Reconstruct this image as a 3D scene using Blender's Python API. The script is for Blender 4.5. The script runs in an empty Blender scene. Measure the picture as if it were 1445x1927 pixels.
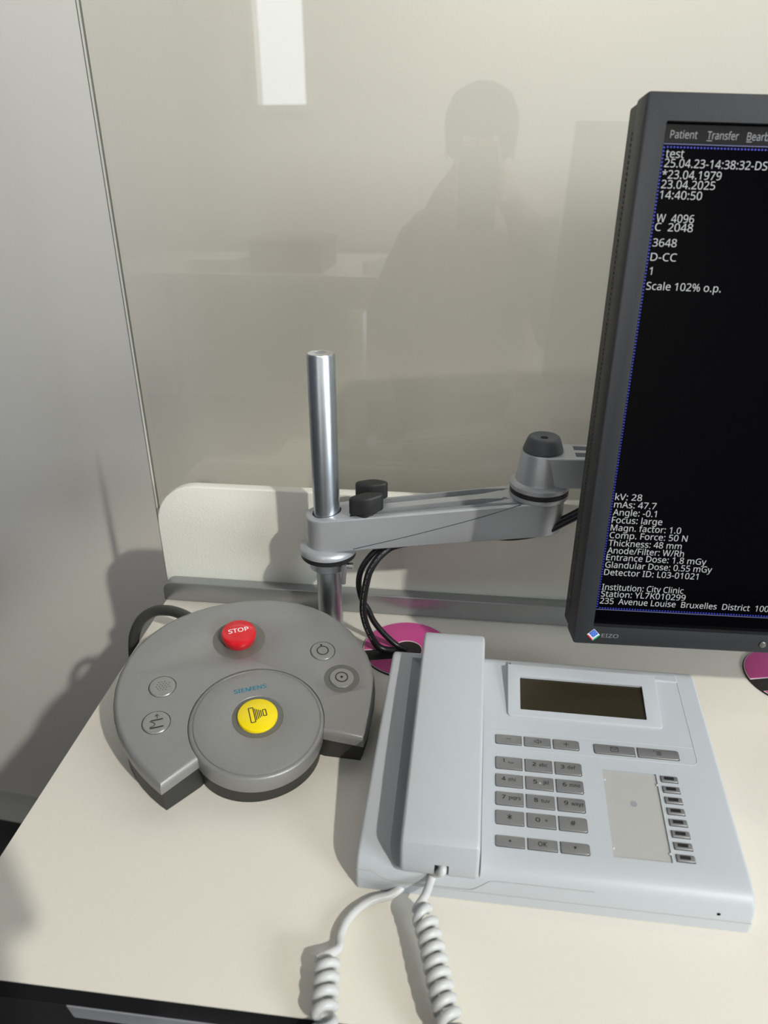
import bpy, bmesh, math, random
from mathutils import Vector, Matrix
random.seed(4)
S = bpy.context.scene
COL = S.collection
R = math.radians
sin, cos, pi = math.sin, math.cos, math.pi

# ------------------------------------------------------------------ camera
cam_d = bpy.data.cameras.new('camera')
cam = bpy.data.objects.new('camera', cam_d)
COL.objects.link(cam)
cam_d.sensor_fit = 'VERTICAL'
cam_d.sensor_height = 36.0
cam_d.lens = 36.0 * 1336.0 / 1927.0
cam_d.clip_start = 0.01
cam.location = (0, 0, 0.467)
cam.rotation_euler = (R(90 - 26.35), 0, R(6.6))
cam_d.dof.use_dof = True
cam_d.dof.focus_distance = 0.66
cam_d.dof.aperture_fstop = 7.0
S.camera = cam

# ------------------------------------------------------------------ view, world, lights
S.view_settings.view_transform = 'Standard'
S.view_settings.look = 'None'
S.view_settings.gamma = 1.0
S.view_settings.use_curve_mapping = False
S.view_settings.exposure = 0.0

w = bpy.data.worlds.new('room_light')
S.world = w
w.use_nodes = True
nt = w.node_tree
nt.nodes.clear()
wo = nt.nodes.new('ShaderNodeOutputWorld')
bg = nt.nodes.new('ShaderNodeBackground')
tc = nt.nodes.new('ShaderNodeTexCoord')
sx = nt.nodes.new('ShaderNodeSeparateXYZ')
rp = nt.nodes.new('ShaderNodeValToRGB')
mr = nt.nodes.new('ShaderNodeMapRange')
mr.inputs[1].default_value = -1
mr.inputs[2].default_value = 1
nt.links.new(tc.outputs['Generated'], sx.inputs[0])
nt.links.new(sx.outputs['Z'], mr.inputs[0])
nt.links.new(mr.outputs[0], rp.inputs[0])
nt.links.new(rp.outputs[0], bg.inputs[0])
nt.links.new(bg.outputs[0], wo.inputs[0])
cr = rp.color_ramp
cr.elements[0].position = 0.30
cr.elements[0].color = (0.055, 0.052, 0.048, 1)
cr.elements[1].position = 0.80
cr.elements[1].color = (0.30, 0.31, 0.34, 1)
e_ = cr.elements.new(0.52)
e_.color = (0.15, 0.155, 0.165, 1)
bg.inputs[1].default_value = 0.5


def area(name, loc, target, sx_, sy_, power, color):
    d = bpy.data.lights.new(name, 'AREA')
    d.shape = 'RECTANGLE'
    d.size = sx_
    d.size_y = sy_
    d.energy = power
    d.color = color
    o = bpy.data.objects.new(name, d)
    COL.objects.link(o)
    o.location = loc
    v = Vector(target) - Vector(loc)
    o.rotation_euler = v.to_track_quat('-Z', 'Y').to_euler()
    return o


KD = Vector((0.79, -0.86, 1.0)).normalized()
AIM = Vector((0.06, 0.385, 0.0))
ld = bpy.data.lights.new('daylight_beam', 'SPOT')
ld.energy = 940.0
ld.color = (1.0, 0.965, 0.88)
ld.shadow_soft_size = 0.08
ld.spot_size = R(10.1)
ld.spot_blend = 0.42
lo = bpy.data.objects.new('daylight_beam', ld)
COL.objects.link(lo)
lo.location = AIM + KD * 6.0
lo.rotation_euler = (-KD).to_track_quat('-Z', 'Y').to_euler()
wr_ = area('right_wall_fill', (1.35, 0.10, 1.55), (0.80, 0.82, 1.00), 0.4, 0.4, 4.0, (0.97, 0.99, 1.0))  # added fill, brightens the upper right of the back wall
wr_.data.spread = R(62)
area('rear_room_fill', (0.25, -1.6, 2.1), (0.25, -2.15, 0.2), 1.2, 0.6, 36.0, (1.0, 0.98, 0.94)).data.spread = R(110)  # added fill behind the camera, brightens the rear wall the glass mirrors
fw_ = area('front_wall_fill', (-0.45, -0.75, 1.90), (-0.35, 0.90, 1.30), 1.3, 0.25, 6.5, (1.0, 1.0, 0.98))  # added fill, narrow spread lifts the wall and spares the desk
fw_.data.spread = R(72)
area('right_side_fill', (1.95, -0.95, 0.85), (0.25, 0.58, 0.02), 0.8, 0.5, 33.0, (0.86, 0.94, 1.0))  # added bluish fill from the right, lifts the shade under the monitor


# ------------------------------------------------------------------ materials
def mat(name, col, rough=0.5, metal=0.0, spec=0.5, coat=0.0, bump=0.0, bscale=400.0, var=0.0, vscale=30.0,
        emit=None, estr=0.0, aniso=0.0):
    m = bpy.data.materials.new(name)
    m.use_nodes = True
    n = m.node_tree.nodes
    l = m.node_tree.links
    b = n['Principled BSDF']
    b.inputs['Base Color'].default_value = (*col, 1)
    b.inputs['Roughness'].default_value = rough
    b.inputs['Metallic'].default_value = metal
    b.inputs['Specular IOR Level'].default_value = spec
    b.inputs['Coat Weight'].default_value = coat
    if emit:
        b.inputs['Emission Color'].default_value = (*emit, 1)
        b.inputs['Emission Strength'].default_value = estr
    t = None
    if bump or var:
        t = n.new('ShaderNodeTexCoord')
    if bump:
        z = n.new('ShaderNodeTexNoise')
        z.inputs['Scale'].default_value = bscale
        z.inputs['Detail'].default_value = 2.0
        l.new(t.outputs['Object'], z.inputs['Vector'])
        k = n.new('ShaderNodeBump')
        k.inputs['Strength'].default_value = bump
        k.inputs['Distance'].default_value = 0.001
        l.new(z.outputs['Fac'], k.inputs['Height'])
        l.new(k.outputs[0], b.inputs['Normal'])
    if var:
        z = n.new('ShaderNodeTexNoise')
        z.inputs['Scale'].default_value = vscale
        z.inputs['Detail'].default_value = 3.0
        l.new(t.outputs['Object'], z.inputs['Vector'])
        c = n.new('ShaderNodeMix')
        c.data_type = 'RGBA'
        c.inputs[6].default_value = (*[x * (1 - var) for x in col], 1)
        c.inputs[7].default_value = (*[min(1, x * (1 + var)) for x in col], 1)
        l.new(z.outputs['Fac'], c.inputs[0])
        l.new(c.outputs[2], b.inputs['Base Color'])
    return m


M = {}
M['desk'] = mat('cream_laminate', (0.80, 0.765, 0.68), 0.45, bump=0.10, bscale=900, var=0.02, vscale=300)
M['panel'] = mat('cream_panel', (0.80, 0.795, 0.72), 0.55, bump=0.25, bscale=500)
M['wall'] = mat('white_wall_paint', (0.74, 0.72, 0.68), 0.45, bump=0.10, bscale=350, var=0.015, vscale=3)
M['skirt'] = mat('skirting_vinyl', (0.50, 0.50, 0.46), 0.5)
M['floor'] = mat('black_floor', (0.012, 0.012, 0.014), 0.5, var=0.2, vscale=20)
M['rail'] = mat('grey_rail', (0.36, 0.37, 0.38), 0.33, metal=0.75)
M['black'] = mat('black_plastic', (0.012, 0.012, 0.013), 0.45)
M['void'] = mat('matt_black', (0.004, 0.004, 0.004), 0.9, spec=0.1)
M['drawer'] = mat('grey_drawer', (0.30, 0.31, 0.34), 0.45)
M['zinc'] = mat('zinc_plated_steel', (0.52, 0.56, 0.60), 0.33, metal=1.0, bump=0.06, bscale=120, var=0.10, vscale=60)
M['steel'] = mat('bright_steel', (0.72, 0.72, 0.72), 0.22, metal=1.0)
M['armpaint'] = mat('silver_arm_paint', (0.50, 0.52, 0.545), 0.38, metal=0.5, bump=0.04, bscale=900)
M['cap'] = mat('grey_rubber_cap', (0.085, 0.092, 0.105), 0.5)
M['knob'] = mat('black_knob', (0.016, 0.016, 0.017), 0.55)
M['cable'] = mat('black_cable', (0.008, 0.008, 0.009), 0.38)
M['print'] = mat('cable_print', (0.45, 0.45, 0.45), 0.6)
M['greycable'] = mat('dark_grey_cable', (0.05, 0.053, 0.05), 0.45)
M['bezel'] = mat('dark_grey_bezel', (0.022, 0.024, 0.028), 0.5, spec=0.4, bump=0.15, bscale=1600)
M['shell'] = mat('dark_shell', (0.020, 0.020, 0.019), 0.55, bump=0.2, bscale=900)
M['vent'] = mat('vent_beads', (0.10, 0.10, 0.10), 0.5)
M['screen'] = mat('screen_glass', (0.001, 0.001, 0.0015), 0.10, spec=0.10, emit=(0.3, 0.35, 0.6), estr=0.001)
M['menubar'] = mat('screen_menu_bar', (0.004, 0.004, 0.004), 0.2, emit=(0.9, 0.9, 1.0), estr=0.007)
M['pix'] = mat('screen_text', (0.02, 0.02, 0.02), 0.4, emit=(0.9, 0.92, 0.93), estr=0.50)
M['pixdim'] = mat('screen_menu_text', (0.02, 0.02, 0.02), 0.4, emit=(0.9, 0.92, 0.95), estr=0.26)
M['pixblue'] = mat('screen_blue_dots', (0.01, 0.01, 0.02), 0.4, emit=(0.03, 0.05, 0.75), estr=0.55)
M['pixline'] = mat('screen_frame_line', (0.01, 0.01, 0.02), 0.4, emit=(0.35, 0.36, 0.75), estr=0.30)
M['greyprint'] = mat('grey_print', (0.22, 0.22, 0.23), 0.4)
M['blue'] = mat('badge_blue', (0.02, 0.13, 0.62), 0.35)
M['red'] = mat('badge_red', (0.75, 0.03, 0.06), 0.35)
M['green'] = mat('badge_green', (0.02, 0.45, 0.18), 0.35)
M['white'] = mat('white_print', (0.85, 0.85, 0.85), 0.4)
M['ledglass'] = mat('grey_lens', (0.10, 0.10, 0.095), 0.25)
M['phone'] = mat('white_phone_plastic', (0.50, 0.53, 0.56), 0.42, bump=0.08, bscale=1200)
M['cord'] = mat('white_cord', (0.60, 0.61, 0.61), 0.38)
M['key'] = mat('gunmetal_key', (0.31, 0.315, 0.315), 0.36, metal=0.6)
M['keyprint'] = mat('black_print', (0.010, 0.010, 0.011), 0.5)
M['paper'] = mat('grey_label_field', (0.43, 0.43, 0.41), 0.65, bump=0.08, bscale=1500)
M['lcd'] = mat('dark_lcd', (0.030, 0.024, 0.013), 0.22, spec=0.5)
M['silver'] = mat('silver_lacquer', (0.265, 0.265, 0.262), 0.40, metal=0.30, bump=0.10, bscale=1500, var=0.16, vscale=1600)
M['silverbtn'] = mat('silver_button', (0.30, 0.30, 0.29), 0.34, metal=0.45)
M['recess'] = mat('recess_grey', (0.14, 0.14, 0.125), 0.3, metal=0.2)
M['base'] = mat('charcoal_base', (0.028, 0.028, 0.026), 0.5)
M['stop'] = mat('red_button', (0.62, 0.006, 0.016), 0.18, coat=0.5)
M['yellow'] = mat('yellow_button', (0.90, 0.70, 0.0), 0.30, coat=0.2)
M['teal'] = mat('teal_print', (0.0, 0.16, 0.24), 0.45)
M['pink'] = mat('pink_plastic', (0.64, 0.085, 0.31), 0.42)
M['pinkwhite'] = mat('pale_pink_edge', (0.80, 0.66, 0.70), 0.4)
M['seal'] = mat('pane_edge_dark', (0.13, 0.13, 0.10), 0.5)
M['sweater'] = mat('taupe_sweater', (0.33, 0.30, 0.27), 0.9)
M['shirt'] = mat('white_shirt', (0.75, 0.73, 0.68), 0.9)
M['trouser'] = mat('dark_trousers', (0.05, 0.055, 0.07), 0.9)
M['skin'] = mat('skin', (0.55, 0.33, 0.24), 0.5)
M['hair'] = mat('dark_hair', (0.08, 0.065, 0.05), 0.6)
M['board'] = mat('brown_cardboard', (0.20, 0.13, 0.10), 0.8)
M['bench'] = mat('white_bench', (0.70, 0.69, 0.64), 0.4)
M['rearwall'] = mat('rear_wall_paint', (0.62, 0.60, 0.56), 0.6)


def glass_mat():
    m = bpy.data.materials.new('tinted_glass')
    m.use_nodes = True
    n = m.node_tree.nodes
    l = m.node_tree.links
    n.clear()
    out = n.new('ShaderNodeOutputMaterial')
    mx = n.new('ShaderNodeMixShader')
    tr = n.new('ShaderNodeBsdfTransparent')
    tr.inputs[0].default_value = (0.985, 0.98, 0.955, 1)
    gl = n.new('ShaderNodeBsdfGlossy')
    gl.inputs['Roughness'].default_value = 0.0
    gl.inputs['Color'].default_value = (1, 1, 1, 1)
    lw = n.new('ShaderNodeLayerWeight')
    lw.inputs[0].default_value = 0.5
    p = n.new('ShaderNodeMath')
    p.operation = 'POWER'
    p.inputs[1].default_value = 5.0
    a = n.new('ShaderNodeMath')
    a.operation = 'MULTIPLY_ADD'
    a.inputs[1].default_value = 0.95
    a.inputs[2].default_value = 0.042
    l.new(lw.outputs['Facing'], p.inputs[0])
    l.new(p.outputs[0], a.inputs[0])
    l.new(a.outputs[0], mx.inputs[0])
    l.new(tr.outputs[0], mx.inputs[1])
    l.new(gl.outputs[0], mx.inputs[2])
    l.new(mx.outputs[0], out.inputs[0])
    return m


M['glass'] = glass_mat()


# ------------------------------------------------------------------ mesh helpers: a shape is (verts, faces)
def merge(*shapes):
    V, F = [], []
    for s in shapes:
        o = len(V)
        V += list(s[0])
        F += [tuple(i + o for i in f) for f in s[1]]
    return V, F


def xf(s, fn):
    return [Vector(fn(*v)) for v in s[0]], s[1]


def box(x0, x1, y0, y1, z0, z1):
    v = [(x0, y0, z0), (x1, y0, z0), (x1, y1, z0), (x0, y1, z0), (x0, y0, z1), (x1, y0, z1), (x1, y1, z1), (x0, y1, z1)]
    return [Vector(p) for p in v], [(3, 2, 1, 0), (4, 5, 6, 7), (0, 1, 5, 4), (1, 2, 6, 5), (2, 3, 7, 6), (3, 0, 4, 7)]


def area2(o):
    return sum(o[i][0] * o[(i + 1) % len(o)][1] - o[(i + 1) % len(o)][0] * o[i][1] for i in range(len(o)))


def inset(o, d):
    n = len(o)
    r = []
    for i in range(n):
        a, b, c = Vector(o[i - 1][:2]), Vector(o[i][:2]), Vector(o[(i + 1) % n][:2])
        e1 = (b - a).normalized()
        e2 = (c - b).normalized()
        n1 = Vector((-e1.y, e1.x))
        n2 = Vector((-e2.y, e2.x))
        m = n1 + n2
        if m.length < 1e-6:
            m = n1
        m.normalize()
        k = max(0.35, m.dot(n1))
        r.append(b + m * (d / k))
    return r


def prism(outline, z0, z1, bt=0.0, bb=0.0, seg=4):
    o = [Vector(p) for p in outline]
    if area2(o) < 0:
        o.reverse()
    n = len(o)
    rings = []
    if bb > 0:
        for k in range(seg + 1):
            a = k / seg * pi / 2
            rings.append((bb * (1 - sin(a)), z0 + bb * (1 - cos(a))))
    else:
        rings.append((0, z0))
    if bt > 0:
        for k in range(seg + 1):
            a = k / seg * pi / 2
            rings.append((bt * (1 - cos(a)), z1 - bt * (1 - sin(a))))
    else:
        rings.append((0, z1))
    V, F = [], []
    for d, z in rings:
        q = inset(o, d) if d > 1e-9 else o
        V += [Vector((p.x, p.y, z)) for p in q]
    for k in range(len(rings) - 1):
        for i in range(n):
            j = (i + 1) % n
            F.append((k * n + i, k * n + j, (k + 1) * n + j, (k + 1) * n + i))
    F.append(tuple(reversed(range(n))))
    F.append(tuple(range((len(rings) - 1) * n, len(rings) * n)))
    return V, F


def rrect(x0, x1, y0, y1, r, seg=5, corners=(1, 1, 1, 1)):
    # corners: lower-left, lower-right, upper-right, upper-left
    out = []
    for k, (cx, cy, a0) in enumerate(((x0, y0, pi), (x1, y0, 1.5 * pi), (x1, y1, 0), (x0, y1, 0.5 * pi))):
        rr = r * corners[k]
        sx_ = 1 if k in (0, 3) else -1
        sy_ = 1 if k in (0, 1) else -1
        if rr < 1e-6:
            out.append(Vector((cx, cy)))
            continue
        for q in range(seg + 1):
            a = a0 + q / seg * pi / 2
            out.append(Vector((cx + sx_ * rr + rr * cos(a), cy + sy_ * rr + rr * sin(a))))
    return out


def circle(cx, cy, r, n=48):
    return [Vector((cx + r * cos(2 * pi * i / n), cy + r * sin(2 * pi * i / n))) for i in range(n)]


def lathe(profile, n=48, cx=0.0, cy=0.0):
    # profile: list of (r, z) from bottom to top
    V, F, idx = [], [], []
    for r, z in profile:
        if r < 1e-7:
            idx.append([len(V)] * n)
            V.append(Vector((cx, cy, z)))
        else:
            idx.append(list(range(len(V), len(V) + n)))
            V += [Vector((cx + r * cos(2 * pi * i / n), cy + r * sin(2 * pi * i / n), z)) for i in range(n)]
    for k in range(len(profile) - 1):
        a, b = idx[k], idx[k + 1]
        for i in range(n):
            j = (i + 1) % n
            f = [a[i], a[j], b[j], b[i]]
            g = []
            for q in f:
                if q not in g:
                    g.append(q)
            if len(g) >= 3:
                F.append(tuple(g))
    if profile[0][0] > 1e-7:
        F.append(tuple(reversed(idx[0])))
    if profile[-1][0] > 1e-7:
        F.append(tuple(idx[-1]))
    return V, F


def smooth_path(pts, sub=10):
    P = [Vector(p) for p in pts]
    P = [P[0] * 2 - P[1]] + P + [P[-1] * 2 - P[-2]]
    out = []
    for i in range(1, len(P) - 2):
        a, b, c, d = P[i - 1], P[i], P[i + 1], P[i + 2]
        for k in range(sub):
            t = k / sub
            out.append(0.5 * ((2 * b) + (c - a) * t + (2 * a - 5 * b + 4 * c - d) * t * t + (3 * b - a - 3 * c + d) * t ** 3))
    out.append(P[-2])
    return out


def tube(path, r, n=12, cap=True):
    P = [Vector(p) for p in path]
    m = len(P)
    T = [(P[min(i + 1, m - 1)] - P[max(i - 1, 0)]).normalized() for i in range(m)]
    u = T[0].orthogonal().normalized()
    V, F = [], []
    for i in range(m):
        u = (u - T[i] * u.dot(T[i]))
        u.normalize()
        w_ = T[i].cross(u)
        rr = r[i] if isinstance(r, (list, tuple)) else r
        for k in range(n):
            a = 2 * pi * k / n
            V.append(P[i] + (u * cos(a) + w_ * sin(a)) * rr)
    for i in range(m - 1):
        for k in range(n):
            j = (k + 1) % n
            F.append((i * n + k, i * n + j, (i + 1) * n + j, (i + 1) * n + k))
    if cap:
        F.append(tuple(reversed(range(n))))
        F.append(tuple(range((m - 1) * n, m * n)))
    return V, F


def raw(name, s, m=None):
    me = bpy.data.meshes.new(name)
    me.from_pydata([tuple(v) for v in s[0]], [], s[1])
    bm = bmesh.new()
    bm.from_mesh(me)
    bmesh.ops.recalc_face_normals(bm, faces=bm.faces)
    bm.to_mesh(me)
    bm.free()
    if m:
        me.materials.append(m)
    return me


def cut(s, cutters):
    """boolean difference, returns a shape"""
    a = bpy.data.objects.new('t_a', raw('t_a', s))
    COL.objects.link(a)
    tmp = []
    for c in cutters:
        b = bpy.data.objects.new('t_b', raw('t_b', c))
        COL.objects.link(b)
        tmp.append(b)
        k = a.modifiers.new('b', 'BOOLEAN')
        k.operation = 'DIFFERENCE'
        k.solver = 'EXACT'
        k.object = b
    dg = bpy.context.evaluated_depsgraph_get()
    dg.update()
    me = bpy.data.meshes.new_from_object(a.evaluated_get(dg))
    out = ([v.co.copy() for v in me.vertices], [tuple(p.vertices) for p in me.polygons])
    for o in [a] + tmp:
        d = o.data
        bpy.data.objects.remove(o)
        bpy.data.meshes.remove(d)
    bpy.data.meshes.remove(me)
    return out


def tag(o, label=None, cat=None, group=None, kind=None):
    if label:
        o['label'] = label
    if cat:
        o['category'] = cat
    if group:
        o['group'] = group
    if kind:
        o['kind'] = kind
    return o


def thing(name, label, cat, loc, group=None):
    o = bpy.data.objects.new(name, None)
    o.empty_display_size = 0.02
    COL.objects.link(o)
    o.location = loc
    return tag(o, label, cat, group)


def origin_of(o):
    v = Vector((0, 0, 0))
    while o is not None:
        v += o.location
        o = o.parent
    return v


def obj(name, s, m, parent=None, loc=None, sharp=35, label=None):
    """link a shape given in world coordinates as ONE mesh object"""
    if loc is None:
        if parent is None:
            xs = [v[0] for v in s[0]]
            ys = [v[1] for v in s[0]]
            zs = [v[2] for v in s[0]]
            loc = Vector(((min(xs) + max(xs)) / 2, (min(ys) + max(ys)) / 2, min(zs)))
        else:
            c = Vector((0, 0, 0))
            for v in s[0]:
                c += Vector(v)
            loc = c / len(s[0])
    loc = Vector(loc)
    me = raw(name, ([Vector(v) - loc for v in s[0]], s[1]), M[m] if isinstance(m, str) else m)
    for p in me.polygons:
        p.use_smooth = True
    me.set_sharp_from_angle(angle=R(sharp))
    o = bpy.data.objects.new(name, me)
    COL.objects.link(o)
    if parent is not None:
        o.parent = parent
        o.location = loc - origin_of(parent)
    else:
        o.location = loc
    if label:
        o['label'] = label
    return o


def struct(name, s, m):
    o = obj(name, s, m)
    o['kind'] = 'structure'
    return o


FONT = None
try:      # the sans face that ships inside Blender itself; the built-in face serves if it is absent
    import os
    for f_ in ('NotoSansHebrew-Regular.woff2',):
        p_ = os.path.join(bpy.utils.system_resource('DATAFILES'), 'fonts', f_)
        if os.path.exists(p_):
            FONT = bpy.data.fonts.load(p_)
except Exception:
    FONT = None
_tc = {}


def glyphs(txt, bold=0.0, depth=0.0):
    k = (txt, bold)
    if k in _tc:
        return _tc[k]
    cu = bpy.data.curves.new('t', 'FONT')
    cu.body = txt
    cu.size = 1.0
    cu.offset = bold
    if FONT:
        cu.font = FONT
    cu.resolution_u = 3
    o = bpy.data.objects.new('t', cu)
    COL.objects.link(o)
    dg = bpy.context.evaluated_depsgraph_get()
    dg.update()
    me = bpy.data.meshes.new_from_object(o.evaluated_get(dg))
    s = ([v.co.copy() for v in me.vertices], [tuple(p.vertices) for p in me.polygons])
    bpy.data.objects.remove(o)
    bpy.data.curves.remove(cu)
    bpy.data.meshes.remove(me)
    _tc[k] = s
    return s


CAPH = max(v.y for v in glyphs('H')[0])


def text(txt, x0, y0, cap, width=None, bold=0.0, shear=0.0, center=False):
    """flat lettering in a local plane: left x0, baseline y0, capital height cap, optional full width"""
    V, F = glyphs(txt, bold)
    mn = min(v.x for v in V)
    mx = max(v.x for v in V)
    sy = cap / CAPH
    sx_ = sy if width is None else width / (mx - mn)
    if center:
        x0 = x0 - (mx - mn) * sx_ / 2
    return [Vector((x0 + (v.x - mn) * sx_ + shear * v.y * sy, y0 + v.y * sy, 0)) for v in V], F


def bar(x0, y0, x1, y1, t):
    a, b = Vector((x0, y0)), Vector((x1, y1))
    d = (b - a).normalized()
    n = Vector((-d.y, d.x)) * t / 2
    p = [a - n, b - n, b + n, a + n]
    return [Vector((q.x, q.y, 0)) for q in p], [(0, 1, 2, 3)]


def polybar(pts, t, closed=False):
    n = len(pts)
    return merge(*[bar(*pts[i], *pts[(i + 1) % n], t) for i in range(n if closed else n - 1)])


def ringflat(cx, cy, r0, r1, n=40):
    V = [Vector((cx + r * cos(2 * pi * i / n), cy + r * sin(2 * pi * i / n), 0)) for r in (r0, r1) for i in range(n)]
    F = [(i, (i + 1) % n, n + (i + 1) % n, n + i) for i in range(n)]
    return V, F


def disc(cx, cy, r, n=24):
    return [Vector((p.x, p.y, 0)) for p in circle(cx, cy, r, n)], [tuple(range(n))]


# ================================================================== the setting
WX, WY, WS = -0.877, 0.946, -0.085          # the wall passes here; it runs slightly aslant to the desk


def wy(x):
    return WY + (x - WX) * WS


FLZ = -0.73
struct('floor', box(-2.6, 2.6, -3.0, 1.3, FLZ - 0.05, FLZ), 'floor')
wl = ([], [])
ol = [(-2.4, wy(-2.4)), (1.9, wy(1.9)), (1.9, wy(1.9) + 0.1), (-2.4, wy(-2.4) + 0.1)]
struct('wall_back', prism(ol, FLZ, 2.2), 'wall')
sk = [(0.0, 0.0), (0.030, 0.0), (0.026, 0.006), (0.016, 0.018), (0.008, 0.034), (0.004, 0.05), (0.0, 0.05)]
s = prism([Vector(p) for p in sk], -2.4, 1.9)
struct('baseboard_back', xf(s, lambda a, b, c: (c, wy(c) - a, FLZ + b)), 'skirt')

# rear wall behind the photographer with a tall narrow window
RY = -2.3
WIN = (-1.07, -0.815, 0.69, 1.95)
s = cut(box(-2.4, 2.4, RY - 0.12, RY, FLZ, 2.2), [box(WIN[0], WIN[1], RY - 0.3, RY + 0.2, WIN[2], WIN[3])])
struct('wall_rear', s, 'rearwall')
fr = cut(box(WIN[0] - 0.02, WIN[1] + 0.02, RY - 0.03, RY + 0.012, WIN[2] - 0.02, WIN[3] + 0.02),
         [box(WIN[0] + 0.012, WIN[1] - 0.012, RY - 0.3, RY + 0.2, WIN[2] + 0.012, WIN[3] - 0.012)])
struct('window_1', fr, 'bench')
ls = area('sky_behind_window', ((WIN[0] + WIN[1]) / 2, RY - 0.16, (WIN[2] + WIN[3]) / 2), ((WIN[0] + WIN[1]) / 2, 0, (WIN[2] + WIN[3]) / 2),
          0.6, 1.8, 15.5, (0.84, 0.92, 1.0))

# ================================================================== desk
root = thing('desk', 'cream laminate desk carrying the telephone and the round control panel', 'desk', (0.1, 0.45, FLZ))
dk = [(-0.3245, 0.2430), (0.66, 0.2430), (0.66, 0.686), (-0.334, 0.686), (-0.3375, 0.6825), (-0.3375, 0.668)]
obj('desktop', prism(dk, -0.0012, 0.0, 0.0004, 0, 2), 'desk', root)
obj('core', prism(inset([Vector(p) for p in dk], 0.0004), -0.020, -0.0012), 'black', root, label='black edge band under the cream top')
obj('pedestal', box(-0.22, 0.60, 0.30, 0.67, FLZ, -0.020), 'void', root)
dr = thing('keyboard_drawer', 'grey pull-out keyboard drawer under the front edge of the desk', 'drawer', (0.1, 0.26, -0.06))
lipo = [(0.0, 0.0), (0.0, 0.011), (0.003, 0.0125), (0.026, 0.0125), (0.026, 0.0)]
s = prism([Vector(p) for p in lipo], 0, 0.80, 0.002, 0.002, 2)
obj('front_lip', xf(s, lambda a, b, c: (-0.236 + c - (0.0125 - b) * -0.25, 0.2435 + a, -0.0335 + b)), 'drawer', dr)
obj('tray', box(-0.178, 0.55, 0.237, 0.298, -0.056, -0.0345), 'drawer', dr)

# upstand at the back of the desk
root = thing('upstand', 'low cream back panel with rounded corner and grey rail along the desk', 'back panel', (0.1, 0.69, 0.0))
UY = 0.690
oz = []
for k in range(9):
    a = pi - k / 8 * pi / 2
    oz.append((-0.293 + 0.048 * cos(a), 0.0935 + 0.048 * sin(a)))
oz = [(-0.341, 0.0)] + oz + [(0.66, 0.1435), (0.66, 0.0)]
s = prism([Vector(p) for p in oz], 0, 0.013, 0.0015, 0.0015, 3)
obj('panel', xf(s, lambda a, b, c: (a, UY + c, b + 0.0005)), 'panel', root)
rz = [(-0.3395, 0.0)]
for k in range(6):
    a = pi - k / 5 * pi / 2
    rz.append((-0.3275 + 0.012 * cos(a), 0.0125 + 0.012 * sin(a)))
rz += [(0.66, 0.0245), (0.66, 0.0)]
s = prism([Vector(p) for p in rz], 0, 0.0155, 0.0012, 0.0012, 3)
obj('rail', xf(s, lambda a, b, c: (a, 0.6735 + c, b + 0.0005)), 'rail', root, label='grey metal rail along the foot of the panel')

# glass screen behind the desk
root = thing('glass_screen', 'tall tinted glass screen behind the desk reflecting the room', 'glass screen', (0.4, 0.73, FLZ))
GY, GA = 0.732, -0.004


def gp(x, y, z):
    return (x, GY + y + (x + 0.13) * GA, z)


obj('pane', xf(box(-0.360, 1.35, 0, 0.008, FLZ, 1.75), gp), 'glass', root)
obj('edge', xf(box(-0.3618, -0.3609, -0.0004, 0.0086, FLZ, 1.75), gp), 'seal', root, label='dark cut edge of the glass')
obj('bevel_highlight', xf(box(-0.3608, -0.3588, -0.0005, -0.0001, FLZ, 1.75), gp), 'bench', root, label='pale strip painted as the bevel highlight beside the dark edge')  # highlight along the glass edge, painted as a whitish strip
obj('clamp_foot', xf(box(-0.30, 1.2, -0.006, 0.016, FLZ, FLZ + 0.03), gp), 'rail', root)


# ================================================================== cable grommets
def grommet(cx, cy, label):
    g = thing('cable_grommet', label, 'cable grommet', (cx, cy, 0.0), 'pink cable grommets in the desk')
    w_ = 0.0068
    slot = rrect(-0.0465, 0.004, -0.0115, -0.0115 + 2 * w_, 0.0001, 1)

    def hole(gr):
        return [prism(circle(0.0, -0.003, 0.0150 + gr, 40), -0.01, 0.01),
                prism(rrect(-0.06, 0.004, -0.0165 - gr, 0.0015 + gr, 0.0005, 2), -0.01, 0.01)]

    def rot(s_):
        return xf(s_, lambda a, b, c: (cx + a * cos(0.23) - b * sin(0.23), cy + a * sin(0.23) + b * cos(0.23), c))

    obj('rim', rot(prism(circle(0, 0, 0.0476, 72), 0.0001, 0.0012, 0.0004, 0, 2)), 'black', g)
    obj('ring_plate', rot(cut(prism(circle(0, 0, 0.0466, 72), 0.0012, 0.0018), hole(0.0))), 'pinkwhite', g)
    obj('cover', rot(cut(prism(circle(0, 0, 0.0457, 72), 0.0018, 0.0024, 0.0003, 0, 2), hole(0.0009))), 'pink', g)
    return g


grommet(-0.046, 0.612, 'pink cable grommet under the black cables behind the telephone')
grommet(0.345, 0.610, 'pink cable grommet below the monitor at the right edge')

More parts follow.
